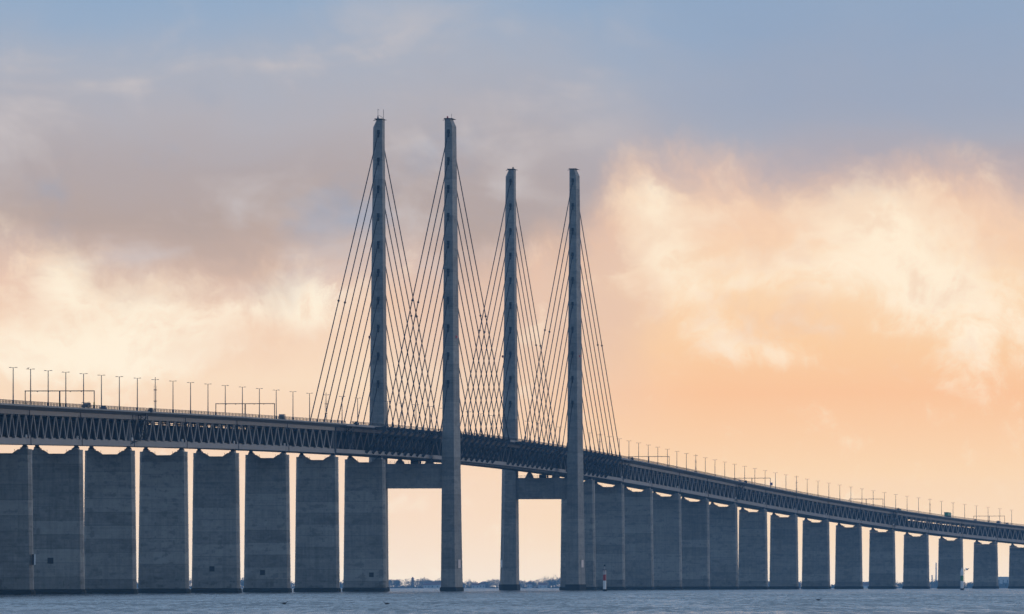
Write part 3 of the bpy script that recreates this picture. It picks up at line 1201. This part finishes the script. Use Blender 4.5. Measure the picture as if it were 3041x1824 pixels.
# ------------------------------------------------------------------ vehicles
def wheels(root, xs, y, r=.34, w_=.24):
    me = MB().tube((0, -w_ / 2, 0), (0, w_ / 2, 0), r, r, 12).mesh('wheel', 'tyre')
    for x in xs:
        for sg in (-1, 1):
            inst('wheel', me, root, T(x, sg * y, r))


def make_car(s, u, label, paint, van=False):
    root = empty('van' if van else 'car', frame(s, deck(s) - .2, True) @ T(0, -u, 0))
    tag(root, label, 'van' if van else 'car', None)
    if van:
        body = [(-2.6, .35), (-2.6, 2.1), (-2.4, 2.3), (1.2, 2.3), (1.9, 1.5), (2.6, 1.2), (2.65, .35)]
        MB().loft([[(x, y, z) for x, z in body] for y in (-.98, .98)]).obj('body', paint, root)
        MB().loft([[(x, y, z) for x, z in ((1.0, 1.4), (.9, 2.1), (1.25, 2.2), (1.9, 1.45))] for y in (-.995, .995)]).obj('side_window', 'glass', root)
        wheels(root, (-1.6, 1.7), .9)
    else:
        body = [(-2.15, .3), (-2.2, .75), (-2.1, .95), (-.9, 1.0), (1.1, .95), (2.0, .75), (2.15, .5), (2.1, .3)]
        MB().loft([[(x, y, z) for x, z in body] for y in (-.88, .88)]).obj('body', paint, root)
        cab = [(-1.75, .96), (-1.2, 1.42), (.1, 1.46), (1.0, .95)]
        MB().loft([[(x, y, z) for x, z in cab] for y in (-.74, .74)]).obj('cabin', 'glass', root)
        MB().loft([[(x, y, z) for x, z in ((-1.15, 1.43), (-1.1, 1.5), (0, 1.53), (.1, 1.47))] for y in (-.7, .7)]).obj('roof', paint, root)
        wheels(root, (-1.35, 1.35), .8)


def make_lorry(s, u, label):
    root = empty('lorry', frame(s, deck(s) - .2, True) @ T(0, -u, 0))
    tag(root, label, 'lorry')
    MB().box(-8.0, 4.6, -1.27, 1.27, 1.15, 4.05).obj('trailer_box', 'lgreen', root)
    MB().box(-8.02, -8.0, -1.2, 1.2, 1.25, 3.95).obj('rear_door', 'green', root)
    MB().box(-7.9, 5.0, -.5, .5, .75, 1.14).obj('chassis', 'dsteel', root)
    cab = [(5.0, .6), (5.0, 3.3), (5.4, 3.7), (6.5, 3.5), (7.2, 2.2), (7.25, .6)]
    MB().loft([[(x, y, z) for x, z in cab] for y in (-1.24, 1.24)]).obj('cab', 'white', root)
    MB().loft([[(x, y, z) for x, z in ((6.56, 3.38), (7.21, 2.24), (7.26, 2.24), (6.61, 3.38))] for y in (-1.1, 1.1)]).obj('windscreen', 'glass', root)
    wheels(root, (-6.5, -5.2, -3.9, 3.6, 6.3), 1.08, .5, .3)


make_lorry(2282, 6.5, 'green box lorry driving on the right viaduct')
cars = [(-942, 8, 'dark car on the deck just right of the first sign gantry', 'carblue', False),
        (-457, 8, 'dark van on the deck right of the second sign gantry', 'cargrey', True),
        (60, 8, 'dark car on the deck between the legs of the nearest pylon', 'carblue', False),
        (1150, 8, 'car on the right viaduct midway between the two gantries nearest the far pylon', 'cargrey', False),
        (1368, 8, 'dark car close to the first joint of the right viaduct', 'carblue', False),
        (2075, 8, 'car on the right viaduct a little left of the green lorry', 'cargrey', False),
        (2385, 8, 'dark car on the right viaduct just right of the green lorry', 'carblue', False),
        (2478, 8, 'dark van beside the middle post of the rightmost gantry', 'cargrey', True),
        (2512, 8, 'dark car just left of the right post of the rightmost gantry', 'carblue', False)]
for s, u, l, pt, vn in cars:
    make_car(s, u, l, pt, vn)

# maintenance platform lorry near the left gantry
root = empty('platform_lorry', frame(-1000, deck(-1000) - .2, True) @ T(0, -9.3, 0))
tag(root, 'low maintenance lorry with an open lifting frame by the left gantry', 'lorry')
MB().box(-3.5, 3.0, -1.1, 1.1, .5, 1.25).obj('flatbed', 'cargrey', root)
MB().loft([[(x, y, z) for x, z in ((3.1, .5), (3.1, 2.0), (4.2, 2.0), (4.6, 1.3), (4.6, .5))] for y in (-1.05, 1.05)]).obj('cab', 'cargrey', root)
mb = MB()
for x in (-3, 0, 2.5):
    for y in (-.95, .95):
        mb.bar((x, y, 1.25), (x, y, 2.1), .1, .1)
for y in (-.95, .95):
    mb.bar((-3, y, 2.1), (2.5, y, 2.3), .1, .1)
mb.bar((-3, -.95, 2.1), (-3, .95, 2.1), .1, .1)
mb.obj('lifting_frame', 'dsteel', root)
wheels(root, (-2.2, 3.6), .95, .42)


# ------------------------------------------------------------------ sea marks
def at(px, r, z=0.0):
    """a point at distance r from the shore in the direction of picture column px"""
    x = (px - 1520.5) / F_SRC * r
    return Vector((x, r, z - drop(x, r)))


def beacon(px, r, label, colour, cone, rad=.68, hgt=9.3):
    root = empty('beacon', loc=at(px, r))
    tag(root, label, 'beacon', 'white banded beacons standing in the sea')
    MB().tube((0, 0, -3), (0, 0, .9), 1.0, .95, 14).obj('base', 'wet', root)
    MB().tube((0, 0, .9), (0, 0, hgt * .5), rad, rad, 14).obj('tower', 'white', root)
    MB().tube((0, 0, hgt * .5), (0, 0, hgt * .79), rad + .004, rad + .004, 14).obj('colour_band', colour, root)
    MB().tube((0, 0, hgt * .79), (0, 0, hgt), rad, rad, 14).obj('tower_top', 'white' if cone else 'pinkgrey', root)
    if cone:
        MB().tube((0, 0, hgt), (0, 0, hgt + 2.4), rad, .05, 14).obj('topmark', 'white', root)
        mb = MB()
        for z in (.9, hgt):
            mb.bar((rad, 0, z), (rad + .35, 0, z), .1, .1)
        mb.bar((rad + .3, 0, .5), (rad + .3, 0, hgt + 1.2), .16, .16)
        mb.bar((rad + .2, 0, hgt + .2), (rad + 1.1, 0, hgt + 1.6), .1, .1)
        mb.bar((rad + .2, 0, hgt + 1.6), (rad + 1.0, 0, hgt + .3), .1, .1)
        mb.obj('ladder', 'black', root)
    else:
        MB().tube((0, 0, hgt), (0, 0, hgt + .18), 1.15, 1.15, 14).obj('gallery', 'dsteel', root)
        MB().tube((0, 0, hgt + .18), (0, 0, hgt + 1.6), .12, .12, 8).obj('mast', 'pinkgrey', root)
        MB().box(-.35, .35, -.35, .35, hgt + 1.6, hgt + 2.4).obj('topmark', 'black', root)


beacon(1795.5, 3900, 'white beacon with one red band in front of the hazy piers', 'red', False)
beacon(2857, 4560, 'white beacon with a green band and pointed top near the right edge', 'green', True, .8, 9.4)

# ------------------------------------------------------------------ far shore
def build_land():
    mb = MB()
    n = 90
    xs = np.linspace(-2900, 2900, n)
    rows = [(15700, -.8), (15760, 3.0), (16000, 5.5), (16500, 6.5), (17300, 6.0), (18000, -2)]
    vs, fs = [], []
    for j, (yy, z) in enumerate(rows):
        for i, x in enumerate(xs):
            w_ = 60 * math.sin(x / 230) + 35 * math.sin(x / 91 + 2)
            y = yy + (w_ if j < 4 else 0)
            vs.append((x, y, z + (random.uniform(-.3, .5) if 0 < j < 5 else 0) - drop(x, y)))
    for j in range(len(rows) - 1):
        for i in range(n - 1):
            a = j * n + i
            fs.append((a, a + 1, a + 1 + n, a + n))
    o = mb.poly(vs, fs).obj('far_shore', 'land')
    o['kind'] = 'structure'
    o['label'] = 'low hazy far shore behind the bridge'


build_land()


def build_wood():
    """leaf-clump triangles spread through many crowns: reads as one far wood"""
    r = np.random.default_rng(3)
    V, Fc = [], []
    k = 0

    def grow(x, y, zb, hgt, rad, m_, s0, s1):
        nonlocal k
        V.extend([(x - .3, y, zb), (x + .3, y, zb), (x, y, zb + hgt * .8)])
        Fc.append((k, k + 1, k + 2))
        k += 3
        d = r.normal(size=(m_, 3))
        d /= np.linalg.norm(d, axis=1)[:, None]
        rr = r.uniform(.2, 1.0, m_) ** .5
        c = np.stack([x + d[:, 0] * rad * rr, y + d[:, 1] * rad * rr, zb + hgt * .58 + d[:, 2] * hgt * .42 * rr], 1)
        t3 = c[:, None, :] + r.normal(size=(m_, 3, 3)) * (r.uniform(s0, s1, m_) * .6)[:, None, None]
        V.extend(map(tuple, t3.reshape(-1, 3)))
        for q in range(m_):
            Fc.append((k + 3 * q, k + 3 * q + 1, k + 3 * q + 2))
        k += 3 * m_
    for i in range(2600):
        x = r.uniform(-2600, 2600)
        y = r.uniform(15860, 16500)
        px = 1520.5 + F_SRC * x / y
        hmul = .92 + .16 * math.sin(px / 83) + .12 * math.sin(px / 29 + 1) + .08 * math.sin(px / 11)
        if px > 2350:
            hmul *= .72
        elif px > 2000:
            hmul *= .85
        hgt = r.uniform(13.5, 18.5) * hmul * (1.25 if r.random() < .06 else 1)
        grow(x, y, 4.5 - drop(x, y), hgt, hgt * r.uniform(.38, .58), 150, .8, 1.45)
    # bushes and gardens along the water
    for x in np.arange(-2600, 2600, 3.2):
        y = r.uniform(15780, 15860)
        hh = r.uniform(3, 8)
        grow(x, y, 2.5 - drop(x, y), hh, hh * .8, 40, 1.2, 2.2)
    me = bpy.data.meshes.new('far_wood')
    me.from_pydata(V, [], Fc)
    me.materials.append(M['foliage'])
    o = put(bpy.data.objects.new('far_wood', me))
    o['kind'] = 'stuff'
    o['label'] = 'hazy line of leafless trees along the far shore'
    o['category'] = 'wood'


build_wood()


def house(px, y, w_, h_, label, roof=True, wall='plaster', name='house', cat='house', win=2):
    root = empty(name, Matrix.Translation(at(px, y, 3.2)) @ Matrix.Scale(1.35, 4))
    tag(root, label, cat)
    MB().box(-w_ / 2, w_ / 2, 0, w_ * .6, 0, h_).obj('wall', wall, root)
    if roof:
        rr = MB()
        rr.loft([[(x, -.4, h_), (x, w_ * .6 + .4, h_), (x, w_ * .3, h_ + w_ * .28)] for x in (-w_ / 2 - .3, w_ / 2 + .3)])
        ro = rr.obj('roof', 'roof', root)
        MB().box(w_ * .2, w_ * .2 + .8, w_ * .25, w_ * .25 + .8, h_ + w_ * .1, h_ + w_ * .28 + 1.4).obj('chimney', 'brick', ro)
    for i in range(win):
        x = -w_ / 2 + (i + .5) * w_ / win
        MB().box(x - .6, x + .6, -.06, .02, h_ * .35, h_ * .75).obj('window', 'glass', root)


house(1292, 15775, 14, 5, 'pale low house on the far shore right of the small tower')
house(1268, 15770, 9, 4.5, 'small white house on the far shore seen between the near pylon legs')
house(1412, 15770, 10, 4.5, 'pale house on the far shore between the two pylons')
house(1432, 15775, 8, 5.5, 'narrow pale house on the far shore left of the far pylon')
house(1573, 15770, 7, 5.5, 'white gabled house on the far shore between the far pylon legs')
house(1612, 15775, 12, 4.5, 'long pale house on the far shore near the far pylon right leg')
house(2570, 15770, 11, 4, 'tiny white house on the far shore between the right-hand piers')
house(2992, 16500, 30, 17, 'flat-roofed block above the trees at the right edge', False, 'plaster', 'flat_roofed_block', 'building', 5)
# small tower with a cap above the trees
root = empty('lookout_tower', Matrix.Translation(at(1225.5, 16100, 5.5)) @ Matrix.Scale(1.0, 4))
tag(root, 'small square tower with a pointed cap above the far trees between the near pylon legs', 'tower')
MB().loft([[(-2.4, -2.4, 0), (2.4, -2.4, 0), (2.4, 2.4, 0), (-2.4, 2.4, 0)], [(-2.2, -2.2, 15.5), (2.2, -2.2, 15.5), (2.2, 2.2, 15.5), (-2.2, 2.2, 15.5)]]).obj('shaft', 'brick', root)
MB().box(-3.1, 3.1, -3.1, 3.1, 15.5, 16.2).obj('gallery', 'brick', root)
MB().loft([[(-2.7, -2.7, 16.2), (2.7, -2.7, 16.2), (2.7, 2.7, 16.2), (-2.7, 2.7, 16.2)], [(-.15, -.15, 19.6), (.15, -.15, 19.6), (.15, .15, 19.6), (-.15, .15, 19.6)]]).obj('cap', 'roof', root)
for px, hh, l in ((2780, 48, 'tall faint chimney on the far shore beside the green beacon pier'), (2768, 24, 'short faint mast on the far shore left of the tall chimney')):
    root = empty('chimney', loc=at(px, 17200, 6.0))
    tag(root, l, 'chimney')
    MB().tube((0, 0, 0), (0, 0, hh), 1.6, 1.1, 10).obj('stack', 'plaster', root)
    MB().tube((0, 0, hh), (0, 0, hh + 1), 1.25, 1.25, 10).obj('rim', 'brick', root)


# ------------------------------------------------------------------ birds
def bird(loc, label, mat, flying=False, yaw=0.0, size=1.0):
    root = empty('bird', Matrix.Translation(loc) @ Matrix.Rotation(yaw, 4, 'Z') @ Matrix.Scale(size, 4))
    tag(root, label, 'bird')
    z0 = .16
    rings = []
    for x, r_, z in ((-.42, .02, .06), (-.3, .07, .02), (-.1, .13, 0), (.12, .13, .01), (.24, .07, .09), (.33, .055, .2), (.42, .06, .25), (.48, .02, .25), (.58, .008, .24)):
        rings.append([(x, math.cos(a) * r_, z0 + z + math.sin(a) * r_ * .9) for a in (i * math.pi / 4 for i in range(8))])
    MB().loft(rings).obj('body', mat, root, True)
    for sg in (-1, 1):
        if flying:
            w_ = [(.15, .1, .2), (.2, .45, .42), (0, .95, .5), (-.12, .5, .38), (-.12, .1, .2)]
        else:
            w_ = [(.16, .11, .22), (.1, .15, .18), (-.2, .13, .16), (-.45, .05, .2), (-.1, .1, .27)]
        vs = [(x, sg * y, z) for x, y, z in w_] + [(x, sg * y, z + .03) for x, y, z in w_]
        MB().poly(vs, [(0, 1, 2, 3, 4), (5, 6, 7, 8, 9)] + [(i, (i + 1) % 5, 5 + (i + 1) % 5, 5 + i) for i in range(5)]).obj('wing', mat, root)


bird(at(845, 1560, .15), 'dark seabird sitting on the water near the bottom, left of the nearest pylon', 'feather', yaw=.3, size=1.3)
bird(at(1148, 1540, .15), 'dark seabird low on the water below the nearest pylon left leg', 'feather', yaw=2.8, size=1.3)
bird(at(2431, 1850, .15), 'dark seabird on the water towards the right side', 'feather', yaw=.2, size=1.3)
bird(at(2872, 3500, 8.6), 'pale gull flying just right of the green banded beacon', 'gullwhite', True, .4, 1.8)
bl = P(-1069, -.9, deck(-1069) - .2 + LH + .15)
bird(bl, 'bird perched on the arm of the second lamp post from the left', 'feather', yaw=.8)

# ------------------------------------------------------------------ haze
hz = MB().box(-6000, 6000, -6000, 18900, -27, 212.5)
m, t, b = new_mat('haze_air')
t.nodes.remove(b)
pv = t.nodes.new('ShaderNodeVolumePrincipled')
pv.inputs['Color'].default_value = (.28, .62, 1.0, 1)
pv.inputs['Density'].default_value = HAZE
pv.inputs['Anisotropy'].default_value = 0.35
t.links.new(pv.outputs[0], t.nodes['Material Output'].inputs['Volume'])
M['haze'] = m
ho = hz.obj('haze', 'haze')
ho['kind'] = 'stuff'
ho['label'] = 'thin evening haze over the strait'
ho['category'] = 'haze'
